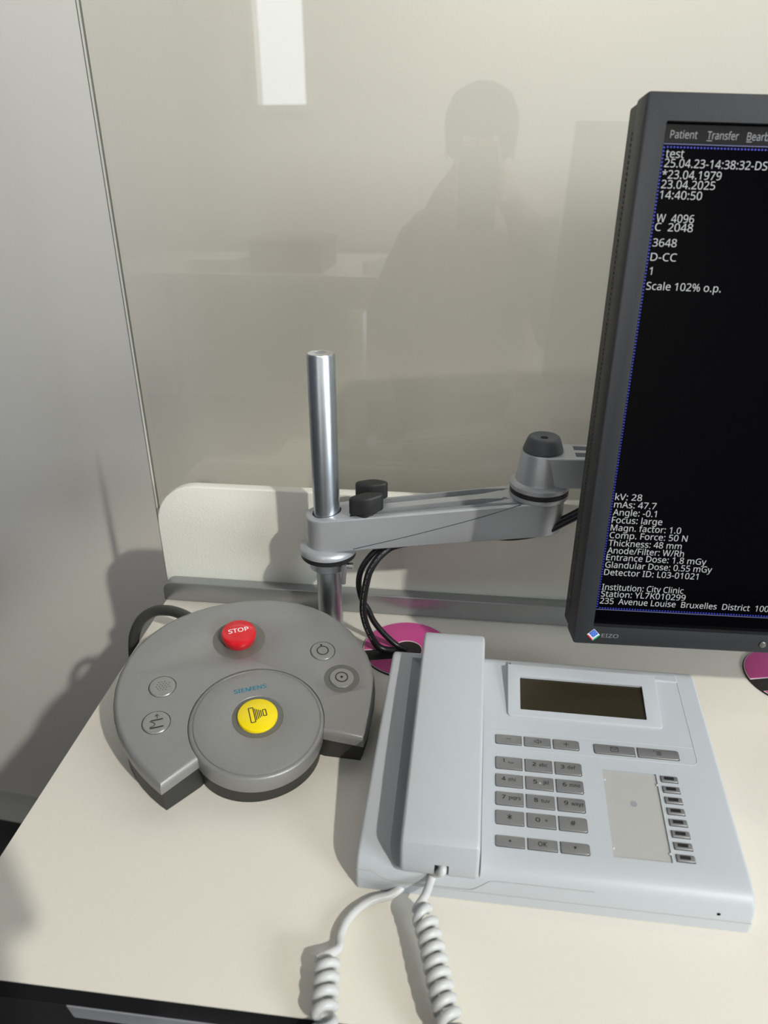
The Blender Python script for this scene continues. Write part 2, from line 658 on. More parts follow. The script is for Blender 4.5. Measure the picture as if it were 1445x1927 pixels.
# ================================================================== pole
PX, PY = -0.1318, 0.635
root = thing('support_pole', 'upright zinc-plated steel pole standing at the back of the desk', 'pole', (PX, PY, 0))
pr = 0.0133
obj('tube', lathe([(pr, 0.0003), (pr, 0.3075), (pr - 0.0012, 0.3093)], 56, PX, PY), 'zinc', root)
obj('end_plug', lathe([(pr - 0.0016, 0.3085), (pr - 0.0016, 0.3094), (0.006, 0.3096), (0.0055, 0.3090), (0, 0.3088)], 48, PX, PY), 'steel', root)
col = obj('collar', lathe([(0.0134, 0.0845), (0.0190, 0.0845), (0.0200, 0.0855), (0.0200, 0.0985), (0.0134, 0.0985)], 56, PX, PY), 'zinc', root)
obj('clamp_screw', tube([(PX + 0.017, PY - 0.013, 0.0935), (PX + 0.0285, PY - 0.0145, 0.0935)], 0.0034, 16), 'steel', col)
obj('hex_key', tube([(PX + 0.0195, PY - 0.0165, 0.0965), (PX + 0.0178, PY - 0.0175, 0.074)], 0.0028, 6), 'key', col)

# ================================================================== monitor arm
EX, EY = 0.0765, 0.635
arm = thing('swivel_mount', 'silver two-link monitor arm clamped on the steel pole', 'monitor arm', (PX, PY, 0.10))


def stadium(x0, x1, y, r0, r1, n=20):
    o = []
    for k in range(n + 1):
        a = pi / 2 + k / n * pi
        o.append(Vector((x0 + r0 * cos(a), y + r0 * sin(a))))
    for k in range(n + 1):
        a = -pi / 2 + k / n * pi
        o.append(Vector((x1 + r1 * cos(a), y + r1 * sin(a))))
    return o


SL = 0.166


def lift(x):
    return (min(max(x, PX - 0.01), EX - 0.012) - PX) * SL


s = prism(stadium(PX, EX, PY, 0.0222, 0.0250), 0.111, 0.1475, 0.0022, 0.002, 4)
cuts = [prism(circle(PX, PY, 0.0148, 40), 0.09, 0.2)]
for yy in (0.6235, 0.6465):
    c = box(PX + 0.026, EX - 0.052, yy - 0.0058, yy + 0.0058, 0.133, 0.16)
    V, F = c
    V = [v.copy() for v in V]
    # the far end of each slot climbs to the surface in a ramp
    V += []
    cuts.append((V, F))
    n0 = [Vector((EX - 0.053, yy - 0.0058, 0.133)), Vector((EX - 0.053, yy + 0.0058, 0.133)), Vector((EX - 0.026, yy, 0.1476)),
          Vector((EX - 0.053, yy - 0.0058, 0.160)), Vector((EX - 0.053, yy + 0.0058, 0.160)), Vector((EX - 0.026, yy, 0.1605))]
    cuts.append((n0, [(0, 1, 2), (3, 5, 4), (0, 3, 4, 1), (1, 4, 5, 2), (2, 5, 3, 0)]))
for hx, hy in ((EX - 0.0325, 0.6250), (EX - 0.034, 0.6460)):
    cuts.append(prism(circle(hx, hy, 0.0027, 16), 0.1455, 0.16))
# shear afterwards
s = cut(s, cuts)
s = xf(s, lambda a, b, c: (a, b, c + lift(a)))
link = obj('lower_link', s, 'armpaint', arm)
s = lathe([(0.0150, 0.103), (0.0275, 0.103), (0.0298, 0.1045), (0.0298, 0.1075), (0.0285, 0.1100), (0.0235, 0.1130), (0.0150, 0.1130)], 64, PX, PY)
obj('lower_flange', s, 'armpaint', link)
obj('bearing_ring', lathe([(0.0140, 0.0986), (0.0285, 0.0986), (0.0285, 0.103), (0.0140, 0.103)], 64, PX, PY), 'black', arm)
# moulded crease along the front of the link
cpath = [(PX + 0.0300, 0.6122, 0.1185), (PX + 0.09, 0.6116, 0.1385), (PX + 0.15, 0.6109, 0.1605), (PX + 0.1905, 0.6105, 0.1775)]
obj('moulded_crease', tube(smooth_path(cpath, 6), 0.00045, 6), 'cap', link)
s = lathe([(0.010, 0.1450), (0.0205, 0.1455), (0.0228, 0.148), (0.0243, 0.155), (0.0248, 0.1765), (0.0275, 0.178), (0.0282, 0.1795), (0.0282, 0.1825), (0.010, 0.1825)], 64, EX, EY)
obj('elbow_socket', s, 'armpaint', link)
obj('bearing_ring', lathe([(0.010, 0.1825), (0.0278, 0.1825), (0.0278, 0.1866), (0.010, 0.1866)], 64, EX, EY), 'black', arm)
UA = 0.012


def up_dir(a, b):
    return (EX + a * cos(UA) - b * sin(UA), EY + a * sin(UA) + b * cos(UA))


s = merge(lathe([(0.010, 0.1866), (0.0272, 0.1866), (0.0282, 0.1878), (0.0282, 0.1915), (0.0262, 0.1935), (0.0236, 0.1945), (0.0228, 0.1965), (0.0203, 0.2215), (0.0190, 0.2235), (0.008, 0.2238)], 64, EX, EY))
uph = obj('elbow_hub', s, 'armpaint', arm)
s = prism(stadium(0.004, 0.235, 0, 0.0200, 0.0190), 0.1935, 0.2235, 0.0016, 0.0016, 3)
s = cut(s, [box(0.029, 0.20, yy - 0.0052, yy + 0.0052, 0.213, 0.24) for yy in (-0.0085, 0.0085)] + [prism(circle(0, 0, 0.0185, 32), 0.18, 0.25)])
obj('upper_link', xf(s, lambda a, b, c: (*up_dir(a, b), c)), 'armpaint', arm)
cp = obj('elbow_cap', lathe([(0.0186, 0.2236), (0.0188, 0.2246), (0.0184, 0.2262), (0.0155, 0.2345), (0.0146, 0.2366), (0.0134, 0.2376), (0.0120, 0.2378), (0.0092, 0.2366), (0.0060, 0.2364), (0.0036, 0.2362), (0.0034, 0.2330), (0, 0.2330)], 56, EX, EY), 'cap', arm, label='dark grey rubber cap on the elbow')


def wing(cx, cy, z, ang):
    o = []
    n = 72
    for k in range(n):
        a = 2 * pi * k / n
        rx, ry = 0.0168, 0.0070
        x, y = rx * cos(a), ry * sin(a)
        y *= 1.0 + 0.22 * cos(a * 2) ** 2
        o.append(Vector((x, y)))
    k_ = prism(o, 0, 0.0180, 0.0030, 0.0020, 4)
    ca, sa = cos(ang), sin(ang)
    return xf(k_, lambda a, b, c: (cx + a * ca - b * sa, cy + a * sa + b * ca, z + c + a * 0.12))


for (kx, ky, kz, ka) in ((-0.0895, 0.6215, 0.1565, 0.20), (-0.0875, 0.6465, 0.1600, -0.15)):
    kb = obj('wing_knob', wing(kx, ky, kz, ka), 'knob', arm)
    obj('washer', lathe([(0.0085, kz - 0.0052), (0.0085, kz + 0.001)], 24, kx, ky), 'knob', kb)
for yy in (0.6235, 0.6465):
    obj('cable_clip', xf(prism(stadium(-0.003, 0.003, 0, 0.002, 0.002, 8), 0, 0.006, 0.001, 0.0), lambda a, b, c: (-0.026 + a, yy + b, 0.1555 + c)), 'knob', arm)
# mount behind the monitor
obj('mount_head', merge(lathe([(0.014, 0.185), (0.016, 0.19), (0.016, 0.232), (0.012, 0.236)], 40, EX + 0.236, EY + 0.003),
                        box(EX + 0.222, EX + 0.250, 0.592, 0.630, 0.190, 0.228),
                        box(EX + 0.186, EX + 0.286, 0.5840, 0.592, 0.160, 0.258)), 'black', arm)

# ================================================================== monitor
MB = Vector((0.0998, 0.4906, 0.1109))
MX = Vector((0.9974, 0.0655, -0.0289)).normalized()
MZ = Vector((0.0199, 0.1341, 0.9908))
MZ = (MZ - MX * MZ.dot(MX)).normalized()
MN = MX.cross(MZ) * -1            # away from the viewer
if MN.y < 0:
    MN = -MN
MW, MH = 0.440, 0.400


def mp(a, b, c=0.0):
    return MB + MX * a + MZ * b + MN * c


mon = thing('monitor', 'dark grey monitor at right showing white examination text on black', 'monitor', mp(MW / 2, 0, 0.02))
s = prism(rrect(0, MW, 0, MH, 0.002, 2), 0.0, 0.024, 0.001, 0.0012, 2)
s = cut(s, [prism(rrect(0.0145, MW - 0.0145, 0.0163, 0.3832, 0.0006, 1), -0.02, 0.05)])
obj('bezel', xf(s, mp), 'bezel', mon)
s = prism(rrect(0.0012, MW - 0.0012, 0.0012, MH - 0.0012, 0.002, 2), 0.0242, 0.047, 0.0035, 0.0, 3)
s = cut(s, [box(0.01, MW - 0.01, 0.01, MH - 0.01, 0.0, 0.040)])
bs = obj('back_shell', xf(s, mp), 'shell', mon)
beads = []
for k in range(100):
    b0 = 0.018 + k * 0.00365
    beads.append(box(0.0002, 0.0016, b0, b0 + 0.0017, 0.0292, 0.0308))
o = obj('vent_beads', xf(merge(*beads), mp), 'vent', bs)
for (a0, a1, b0, b1) in ((MW / 2 - 0.06, MW / 2 + 0.06, 0.09, 0.17),):
    obj('mount_plate', xf(box(a0, a1, b0, b1, 0.046, 0.0565), mp), 'black', mon)
scr = obj('screen', xf(box(0.0130, MW - 0.0130, 0.0150, 0.3850, 0.0055, 0.009), mp), 'screen', mon, label='black lit screen with patient data')
ZS = 0.0053
obj('menu_bar', xf(box(0.0162, MW - 0.016, 0.3712, 0.3822, ZS, ZS + 0.0002), mp), 'menubar', scr)
ln = [bar(0.0162, 0.3706, MW - 0.016, 0.3706, 0.0006), bar(0.0162, 0.0293, MW - 0.016, 0.0293, 0.0006)]
for q in ln:
    obj('frame_line', xf(q, lambda a, b, c: mp(a, b, ZS - 0.0001)), 'pixline', scr)
dots = []
k = 0.0312
while k < 0.369:
    dots.append(box(0.0163, 0.0173, k, k + 0.0011, 0, 0.0001))
    k += 0.0022
k = 0.0185
while k < MW - 0.02:
    dots.append(box(k, k + 0.0011, 0.0302, 0.0312, 0, 0.0001))
    dots.append(box(k, k + 0.0011, 0.3682, 0.3692, 0, 0.0001))
    k += 0.0022
obj('dotted_border', xf(merge(*dots), lambda a, b, c: mp(a, b, ZS - 0.00012 + c)), 'pixblue', scr)
CP = 0.0051
LINES = [('test', 362.3, 30.5), ('25.04.23-14:38:32-DSC', 356.6, 90.5), ('*23.04.1979', 349.7, 57.2), ('23.04.2025', 343.7, 54.2),
         ('14:40:50', 337.2, 46.6), ('W  4096', 322.6, 43.9), ('C  2048', 317.0, 44.1), ('3648', 307.0, 34.8), ('D-CC', 297.7, 36.3),
         ('1', 288.4, 20.6), ('Scale 102% o.p.', 278.5, 70.2),
         ('kV: 28', 123.2, 39.0), ('mAs: 47.7', 117.0, 50.8), ('Angle: -0.1', 110.6, 52.0), ('Focus: large', 104.3, 57.4),
         ('Magn. factor: 1.0', 97.9, 72.9), ('Comp. Force: 50 N', 91.6, 78.9), ('Thickness: 48 mm', 85.0, 75.6),
         ('Anode/Filter: W/Rh', 78.7, 78.4), ('Entrance Dose: 1.8 mGy', 72.8, 96.9), ('Glandular Dose: 0.55 mGy', 66.4, 102.5),
         ('Detector ID: L03-01021', 59.9, 92.8), ('Institution: City Clinic', 46.9, 83.4), ('Station: YL7K010299', 40.9, 86.0),
         ('235  Avenue Louise  Bruxelles  District  1000', 34.6, 157.2)]
for t_, b, a1 in LINES:
    x0 = 0.0185 + (0.0006 if t_ == '1' else 0)
    if t_ == '*23.04.1979':
        x0 = 0.0180
    s = text(t_, x0, b / 1000, CP, None if t_ == '1' else a1 / 1000 - x0, bold=0.0)
    obj('screen_text', xf(s, lambda a, b_, c: mp(a, b_, ZS - 0.00015)), 'pix', scr)
for t_, x0, x1 in (('Patient', 19.6, 37.2), ('Transfer', 43.6, 63.9), ('Bearbeiten', 69.4, 96.0)):
    s = text(t_, x0 / 1000, 0.3740, 0.0046, (x1 - x0) / 1000, bold=0.004)
    if t_ != 'Patient':
        s = merge(s, bar(x0 / 1000, 0.3731, x0 / 1000 + 0.0036, 0.3731, 0.0005))
    obj('menu_text', xf(s, lambda a, b, c: mp(a, b, ZS - 0.00025)), 'pixdim', scr)
# badge and printing on the bezel
c0 = Vector((0.0155, 0.0089))


def dia(sz, dx=0.0, dy=0.0):
    return [Vector((c0.x + dx, c0.y - sz + dy)), Vector((c0.x + dx + sz, c0.y + dy)), Vector((c0.x + dx, c0.y + sz + dy)), Vector((c0.x + dx - sz, c0.y + dy))]


bd = obj('badge', xf(prism(dia(0.0052), 0, 0.0003), lambda a, b, c: mp(a, b, -0.0001 - c)), 'white', mon, label='small blue, red and green diamond badge')
obj('blue_face', xf(prism(dia(0.0037, 0, 0.0011), 0, 0.0002), lambda a, b, c: mp(a, b, -0.0004 - c)), 'blue', bd)
obj('red_edge', xf(bar(c0.x - 0.0046, c0.y - 0.0003, c0.x - 0.0003, c0.y - 0.0046, 0.0010), lambda a, b, c: mp(a, b, -0.0005)), 'red', bd)
obj('green_edge', xf(bar(c0.x + 0.0004, c0.y - 0.0046, c0.x + 0.0047, c0.y - 0.0003, 0.0010), lambda a, b, c: mp(a, b, -0.0005)), 'green', bd)
sq = []
for i in range(4):
    for j in range(4):
        if (i + j) % 2 == 0:
            x = (i - 1.5) * 0.0010
            y = (j - 1.5) * 0.0010
            sq.append(disc(c0.x + (x - y) * 0.707, c0.y + 0.0011 + (x + y) * 0.707, 0.00028, 8))
obj('white_dots', xf(merge(*sq), lambda a, b, c: mp(a, b, -0.0007)), 'white', bd)
s = merge(text('EIZO', 0.0222, 0.0068, 0.0033, 0.0136, bold=0.004))
obj('maker_lettering', xf(s, lambda a, b, c: mp(a, b, -0.0002)), 'greyprint', mon)
s = lathe([(0.0027, 0.0), (0.0027, 0.0008), (0.0020, 0.0013), (0, 0.0015)], 24, 0.152, 0.0079)
obj('sensor_button', xf(s, lambda a, b, c: mp(a, b, -c)), 'ledglass', mon)

# ================================================================== black cables
cabA = [(-0.005, 0.636, 0.1315), (-0.035, 0.633, 0.1255), (-0.0560, 0.631, 0.1205), (-0.0700, 0.628, 0.1165), (-0.0810, 0.624, 0.1109), (-0.0899, 0.620, 0.1010), (-0.0954, 0.617, 0.0902), (-0.0973, 0.615, 0.0780), (-0.0962, 0.6135, 0.0680), (-0.0930, 0.6125, 0.0570), (-0.0878, 0.612, 0.0480), (-0.0817, 0.611, 0.0343), (-0.0732, 0.611, 0.0219), (-0.0638, 0.611, 0.0113), (-0.0555, 0.610, 0.0050), (-0.046, 0.608, 0.0030)]
cabB = [(0.010, 0.626, 0.1300), (-0.020, 0.624, 0.1270), (-0.0450, 0.623, 0.1235), (-0.0630, 0.621, 0.1190), (-0.0735, 0.615, 0.1127), (-0.0801, 0.610, 0.1055), (-0.0851, 0.606, 0.0960), (-0.0879, 0.604, 0.0843), (-0.0903, 0.602, 0.0696), (-0.0912, 0.601, 0.0560), (-0.0905, 0.601, 0.0470), (-0.0877, 0.601, 0.0343), (-0.0822, 0.602, 0.0190), (-0.0765, 0.603, 0.0085), (-0.069, 0.6035, 0.0042), (-0.058, 0.6035, 0.0036)]
ca = thing('monitor_cable', 'plain black cable bulging towards the pole and ending at the hole of the pink grommet', 'cable', (-0.049, 0.608, 0.0))
obj('sheath', tube(smooth_path(cabA, 8), 0.0031, 14), 'cable', ca)
cb = thing('monitor_cable', 'thick black cable with white print crossing in front of the plain one', 'cable', (-0.06, 0.6035, 0.0))
pth = smooth_path(cabB, 8)
obj('sheath', tube(pth, 0.0037, 14), 'cable', cb)
marks = []
for i in range(24, len(pth) - 24):
    if i % 4 != 0:
        p, q = pth[i], pth[i + 1]
        p2 = p + (q - p) * 0.5
        off = Vector((-0.1, -0.8, 0.35))
        tdir = (q - p).normalized()
        off = (off - tdir * off.dot(tdir)).normalized() * 0.0036
        marks.append(tube([p + off, p2 + off], 0.00025, 5))
obj('printed_marks', merge(*marks), 'print', cb)
cabC = [(-0.034, 0.6325, 0.1225), (0.00, 0.628, 0.128), (0.0215, 0.622, 0.1365), (0.052, 0.6175, 0.1385), (0.082, 0.617, 0.1460), (0.106, 0.618, 0.160), (0.135, 0.621, 0.178), (0.17, 0.624, 0.186), (0.225, 0.612, 0.182)]
cc = obj('arm_cable', merge(tube(smooth_path(cabC, 8), 0.0032, 12), tube([p + Vector((0, 0.0065, 0.0010)) for p in smooth_path(cabC, 8)], 0.0032, 12)), 'cable')
tag(cc, 'black twin cable sagging below the elbow of the monitor arm', 'cable')

# ================================================================== control panel
CP0 = Vector((-0.16, 0.446, 0.042))
gx, gy = -0.10, 0.16
CN = Vector((-gx, -gy, 1)).normalized()
c1 = Vector((1, 0, gx)).normalized()
c2 = CN.cross(c1).normalized()
TH = R(26)
CR_ = c1 * cos(TH) + c2 * sin(TH)
CF = c1 * sin(TH) - c2 * cos(TH)        # towards the front of the panel


def cp_(r_, f_, h=0.0):
    return CP0 + (CR_ * r_ - CF * -f_ + CN * h)


def cpm(r_, f_, h=0.0):
    return CP0 + CR_ * (r_ / 1000) + CF * (f_ / 1000) + CN * (h / 1000)


half = [(0, -151), (18, -150), (35, -147), (51, -142), (66, -134.5), (80, -124.5), (92, -112), (101, -98.5), (108, -83), (112.5, -67), (114.5, -50), (114.3, -35), (112, -20), (108, -6), (103, 7), (96.5, 20), (89.5, 31.5), (82.5, 41.5)]
notch = [(82.5, 41.5), (50.5, 24.0)]


def outline(scale_in=0.0):
    o = [Vector((p[0], p[1])) for p in half] + [Vector((50.5, 24.0)), Vector((40, 14)), Vector((-40, 14)), Vector((-50.5, 24.0))]
    o += [Vector((-p[0], p[1])) for p in reversed(half[1:])]
    if area2(o) < 0:
        o.reverse()
    return inset(o, scale_in) if scale_in else o


pan = thing('control_panel', 'round silver mammography control panel with red and yellow push buttons', 'control panel', (-0.17, 0.48, 0.0))
Fm = lambda a, b, c: cpm(a, b, c)
STOP = (0.6, -96.5)
SPK = (-72.8, -56.8)
PAD = (-80.8, -19.5)
RST = (73.7, -62.6)
LMP = (82.0, -26.0)
YEL = (1.0, -2.8)
s = prism(outline(), -13.0, -1.2, 5.0, 0.0, 6)
dish = lathe([(17.2, -6.2), (17.6, -5.2), (24.6, -1.1), (24.6, 3.0)], 64, *STOP)
well = lathe([(11.0, -4.2), (16.3, -1.1), (16.3, 3.0)], 56, *LMP)
s = cut(s, [dish, well, prism(circle(0, 0, 57.2, 80), -30, 20)] + [prism(circle(*q, 11.9, 40), -3.6, 5) for q in (SPK, PAD, RST)])
obj('top_shell', xf(s, Fm), 'silver', pan, sharp=40)
obj('stop_recess', xf(lathe([(16.0, -6.4), (17.3, -6.1), (17.7, -5.1), (24.5, -1.15)], 64, *STOP), Fm), 'recess', pan)
obj('lamp_recess', xf(lathe([(10.8, -4.1), (16.2, -1.15)], 56, *LMP), Fm), 'recess', pan)
# dark wedge-shaped base down to the desk
ob = outline(3.2)
n = len(ob)
V = [cpm(p.x, p.y, -13.0) for p in ob]
V2 = []
ob2 = outline(4.2)
for p in ob2:
    q = cpm(p.x, p.y, -13.0)
    V2.append(Vector((q.x, q.y, 0.0003)))
F = [(i, (i + 1) % n, n + (i + 1) % n, n + i) for i in range(n)] + [tuple(range(n)), tuple(reversed(range(n, 2 * n)))]
obj('base', (V + V2, F), 'base', pan)
cd = circle(0, 0, 55.0, 72)
V = [cpm(p.x, p.y, -17.5) for p in cd]
V2 = [Vector((v.x * 0.97 + CP0.x * 0.03, v.y * 0.97 + CP0.y * 0.03, 0.0003)) for v in V]
n = len(cd)
F = [(i, (i + 1) % n, n + (i + 1) % n, n + i) for i in range(n)] + [tuple(range(n)), tuple(reversed(range(n, 2 * n)))]
obj('disc_base', (V + V2, F), 'base', pan)
# raised centre disc
s = lathe([(10, -18.0), (56.8, -18.0), (57.0, -17.2), (57.0, -2.4), (56.5, -1.3), (55.4, -0.6), (54.0, -0.4), (53.6, -0.9), (53.1, -0.9), (52.6, 0.2), (51.8, 0.5), (22.2, 0.5), (21.6, 0.2), (20.6, -1.6), (18.6, -3.0), (10, -3.0)], 96, 0, 0)


def yshift(a, b, c):
    # the button well sits slightly off the centre of the disc
    rr = math.hypot(a, b)
    k = max(0.0, min(1.0, (48 - rr) / 24))
    return cpm(a + YEL[0] * k, b + YEL[1] * k, c)


dsk = obj('centre_disc', xf(s, yshift), 'silver', pan, sharp=40)
obj('button_recess', xf(lathe([(10, -2.9), (18.6, -2.9), (20.8, -1.4), (21.4, 0.1)], 64, *YEL), Fm), 'recess', pan)
yb = obj('exposure_button', xf(lathe([(15.2, -3.0), (16.8, -2.4), (17.0, -1.6), (17.0, 2.0), (16.6, 2.8), (15.6, 3.3), (0, 3.6)], 64, *YEL), Fm), 'yellow', pan, label='yellow button with black x-ray tube symbol')
A = 0.0
sy = []


def rotp(x, y):
    a = R(2)
    return (x * cos(a) - y * sin(a), x * sin(a) + y * cos(a))


tsc = 0.8
def rect_out(x0, x1, y0, y1, t):
    return polybar([(x0, y0), (x1, y0), (x1, y1), (x0, y1)], t, True)
parts = [rect_out(-7.0, -3.2, -7.6, 7.6, tsc)]
for i, hh in enumerate((6.0, 5.1, 4.2, 3.4)):
    x = -1.9 + i * 1.5
    parts.append(bar(x, -hh, x, hh, tsc))
parts.append(rect_out(4.2, 6.9, -3.2, 3.2, tsc))
# local y of symbols points away from the operator: f = -y
sym = lambda c0_, h_: (lambda a, b, c: cpm(c0_[0] + a, c0_[1] - b, h_))
obj('symbol', xf(merge(*parts), sym((YEL[0] + 0.5, YEL[1]), 3.62)), 'keyprint', yb)
# stop button
sb = obj('stop_button', xf(lathe([(13.6, -1.5), (14.6, -1.2), (15.3, 0.0), (16.0, 4.0), (16.4, 6.5), (16.2, 7.8), (15.3, 9.1), (13, 9.8), (6, 10.3), (0, 10.4)], 64, *STOP), Fm), 'stop', pan, label='red mushroom button lettered STOP')
obj('stem', xf(lathe([(13.2, -6.2), (13.4, -1.4)], 48, *STOP), Fm), 'black', sb)
tx = text('STOP', 0, -1.6, 5.0, 19.0, bold=0.010, center=True)


def on_dome(a, b, c):
    r_ = math.hypot(a, b)
    h = 10.42 - (0.1 * (r_ / 6) if r_ < 6 else 0.1 + (r_ - 6) / 7 * 0.5)
    return cpm(STOP[0] + a, STOP[1] - b, h + 0.06)


obj('lettering', xf(tx, on_dome), 'white', sb)


def pbutton(q, rad, h, name='push_button', label=None):
    return obj(name, xf(lathe([(rad - 0.8, -3.8), (rad, -3.4), (rad, h - 0.9), (rad - 0.6, h - 0.2), (rad - 1.6, h), (rad * 0.5, h - 0.25), (0, h - 0.35)], 48, *q), Fm), 'silverbtn', pan, label=label)


b = pbutton(SPK, 11.3, -0.3, label='silver button with speaker dots')
ds = []
for i in range(-2, 3):
    for j in range(-2, 3):
        if abs(i) + abs(j) < 4:
            ds.append(disc(i * 2.5 + (j % 2) * 1.0, j * 2.3, 0.42, 8))
obj('symbol', xf(merge(*ds), sym(SPK, -0.25)), 'keyprint', b)
b = pbutton(PAD, 11.3, -0.3, label='silver button with compression plate symbol')
sp = [bar(-5.5, -5.6, 5.5, -5.6, 1.1), bar(-4.0, 2.0, 5.8, 2.0, 1.0), bar(1.2, 3.4, 1.2, 7.4, 0.45), polybar([(-0.4, 5.8), (1.2, 7.5), (2.8, 5.8)], 0.45),
      polybar([(-5.2, 1.5), (-3.2, 0.6), (-1.4, -1.0), (-1.0, -2.4), (-2.0, -3.6), (-3.6, -4.2), (-5.2, -4.4)], 0.55)]
obj('symbol', xf(merge(*sp), sym(PAD, -0.2)), 'keyprint', b)
b = pbutton(RST, 11.3, -0.3, label='silver button with dot and ring symbol')
obj('symbol', xf(merge(ringflat(0, 0, 4.8, 5.6), disc(0.2, 7.0, 1.0, 12)), sym(RST, -0.2)), 'keyprint', b)
b = pbutton(LMP, 11.3, 0.4, label='silver button with ringed dot symbol in recess')
obj('symbol', xf(merge(ringflat(0, 0.5, 5.0, 5.8), disc(0, 0.5, 1.2, 14)), sym(LMP, 0.5)), 'keyprint', b)
s = text('SIEMENS', 0.2, 31.4, 4.2, 28.8, bold=0.018, center=True)
obj('maker_lettering', xf(s, lambda a, b_, c: cpm(a, -b_ - 0.0, 0.58)), 'teal', pan)
pc = [(-0.245, 0.570, 0.034), (-0.2712, 0.589, 0.036), (-0.2862, 0.598, 0.036), (-0.3022, 0.6051, 0.034), (-0.3202, 0.6094, 0.029), (-0.3345, 0.6079, 0.020), (-0.3435, 0.6049, 0.006), (-0.3480, 0.602, -0.012), (-0.350, 0.598, -0.05), (-0.350, 0.592, -0.12), (-0.345, 0.59, -0.25)]
obj('cable', tube(smooth_path(pc, 8), 0.0058, 14), 'greycable', pan, label='dark grey cable running off the desk edge')

# ================================================================== telephone
PFL = Vector((-0.0593, 0.3319, 0.0))
YW = R(-0.62)
PE = Vector((cos(YW), sin(YW), 0))
PNn = Vector((-sin(YW), cos(YW), 0))
TL = R(12)
PV = PNn * cos(TL) + Vector((0, 0, sin(TL)))
PN = PE.cross(PV)
PP0 = PFL + PNn * 0.005 + Vector((0, 0, 0.0288))


def pw(u, v, w_=0.0):
    return PP0 + PE * (u / 1000) + PV * (v / 1000) + PN * (w_ / 1000)


def pf(u, n_, z):
    return PFL + PE * (u / 1000) + PNn * (n_ / 1000) + Vector((0, 0, z / 1000))


tel = thing('telephone', 'white desk telephone with handset cradle, display and grey keypad', 'telephone', pf(135, 95, 0))
prof = [(0, 0.5), (0.1, 10), (0.8, 17), (2.2, 21.6), (4.6, 25.4), (8.0, 28.1), (12.5, 30.1), (18, 31.5)]
for k in range(1, 9):
    n_ = 18 + k * 20.0
    prof.append((n_, 28.8 + (n_ - 5) * 0.21256))
prof += [(183, 66.6), (186.5, 66.6), (190, 65.4), (192.5, 62.5), (193.5, 58), (192, 20), (191, 0.5)]
s = prism([Vector(p) for p in prof], 0, 270, 3.2, 3.2, 5)


def taper(a, b, c):
    # prism: a = depth, b = height, c = along the width
    k = max(0, min(1, a / 190))
    x0, x1 = 5.5 * k, 270 - 2.6 * k
    return pf(x0 + (x1 - x0) * c / 270, a, b)


s = xf(s, taper)
KEYS = {}


def kc(u0, u1, v0, v1):
    return (u0, u1, v0, v1)


cols = ((97.8, 118.0), (120.5, 140.8), (143.3, 163.0))
rows = ((78.0, 88.2), (63.1, 73.3), (48.1, 58.4), (33.2, 43.6))
names = [['1', '2', '3'], ['4', '5', '6'], ['7', '8', '9'], ['*', '0', '#']]
klist = []
for r_ in range(4):
    for c_ in range(3):
        klist.append((names[r_][c_], *cols[c_], *rows[r_], c_))
for c_, nm in enumerate(('up', 'ok', 'down')):
    klist.append((nm, *cols[c_], 16.8, 24.5, c_))
for c_, nm in enumerate(('minus', 'speaker', 'plus')):
    klist.append((nm, *cols[c_], 100.2, 108.3, c_))
klist.append(('mail', 174.8, 205.9, 99.4, 107.4, 0))
klist.append(('menu', 208.2, 239.1, 99.4, 107.5, 2))


def kout(u0, u1, v0, v1, c_, g=0.0):
    cs = {0: (1.6, 0.7, 0.7, 1.6), 1: (0.7, 0.7, 0.7, 0.7), 2: (0.7, 1.6, 1.6, 0.7)}[c_]
    return rrect(u0 - g, u1 + g, v0 - g, v1 + g, 1.0, 3, cs)


Fp = lambda a, b, c: pw(a, b, c)
wells = [xf(prism(kout(k[1], k[2], k[3], k[4], k[5], 0.45), -2.2, 6), Fp) for k in klist]
FK = [(222.0, 234.2, 82.15 - i * 8.62 - 2.45, 82.15 - i * 8.62 + 2.45) for i in range(8)]
wells += [xf(prism(rrect(a - 0.4, b + 0.4, c - 0.4, d + 0.4, 0.6, 2), -2.0, 6), Fp) for a, b, c, d in FK]
wells.append(xf(prism(rrect(179.3, 219.0, 18.0, 85.8, 0.3, 1), -1.3, 6), Fp))
# cradle channel for the handset, open to the front
tr = [Vector((21, 8)), Vector((23.5, 0.0)), Vector((29.5, -5.2)), Vector((31.5, -6)), Vector((87.3, -6)), Vector((87.6, -5.2)), Vector((87.9, 0.0)), Vector((88.2, 8))]
ch = prism(tr, -40, 181)
ch = xf(ch, lambda a, b, c: pw(a, c, b))
s = cut(s, [merge(*wells), ch])
obj('body', s, 'phone', tel, sharp=30)
# parting lines
gl = [tube([pf(1.5, -0.05, 9.8), pf(268.5, -0.05, 9.8)], 0.00022, 6)]
up_ = [(1, 1.0, 18.4), (10, 1.0, 18.4), (14, 0.85, 17.6), (18, 0.3, 14.8), (22.5, 0.05, 12.3), (27, 0.02, 11.5), (60, 0.02, 11.3), (80, 0.02, 11.6), (84, 0.1, 13.0), (90, 0.8, 17.4), (94, 1.7, 20.3), (99, 1.9, 21.0), (120, 1.95, 21.2), (165, 1.95, 21.2)]
gl.append(tube([pf(*p) - PNn * 0.0001 for p in up_], 0.00022, 6))
obj('parting_line', merge(*gl), 'paper', tel)
cv = [pw(92.5, 96.5, 0)] + [pw(247.4, 96.5, 0)] + [pw(247.4 + 5 * sin(k / 6 * pi / 2), 101.5 - 5 * cos(k / 6 * pi / 2), 0) for k in range(1, 7)] + [pw(252.0, 140, 0), pw(251.6, 178, 0)]
obj('cover_seam', merge(tube(cv, 0.00028, 6), tube([pw(92.5, 112.6, 0), pw(251.6, 112.0, 0)], 0.00028, 6), tube([pw(13, 181, 0), pw(14, 110, 0)], 0.0002, 6)), 'phone', tel)
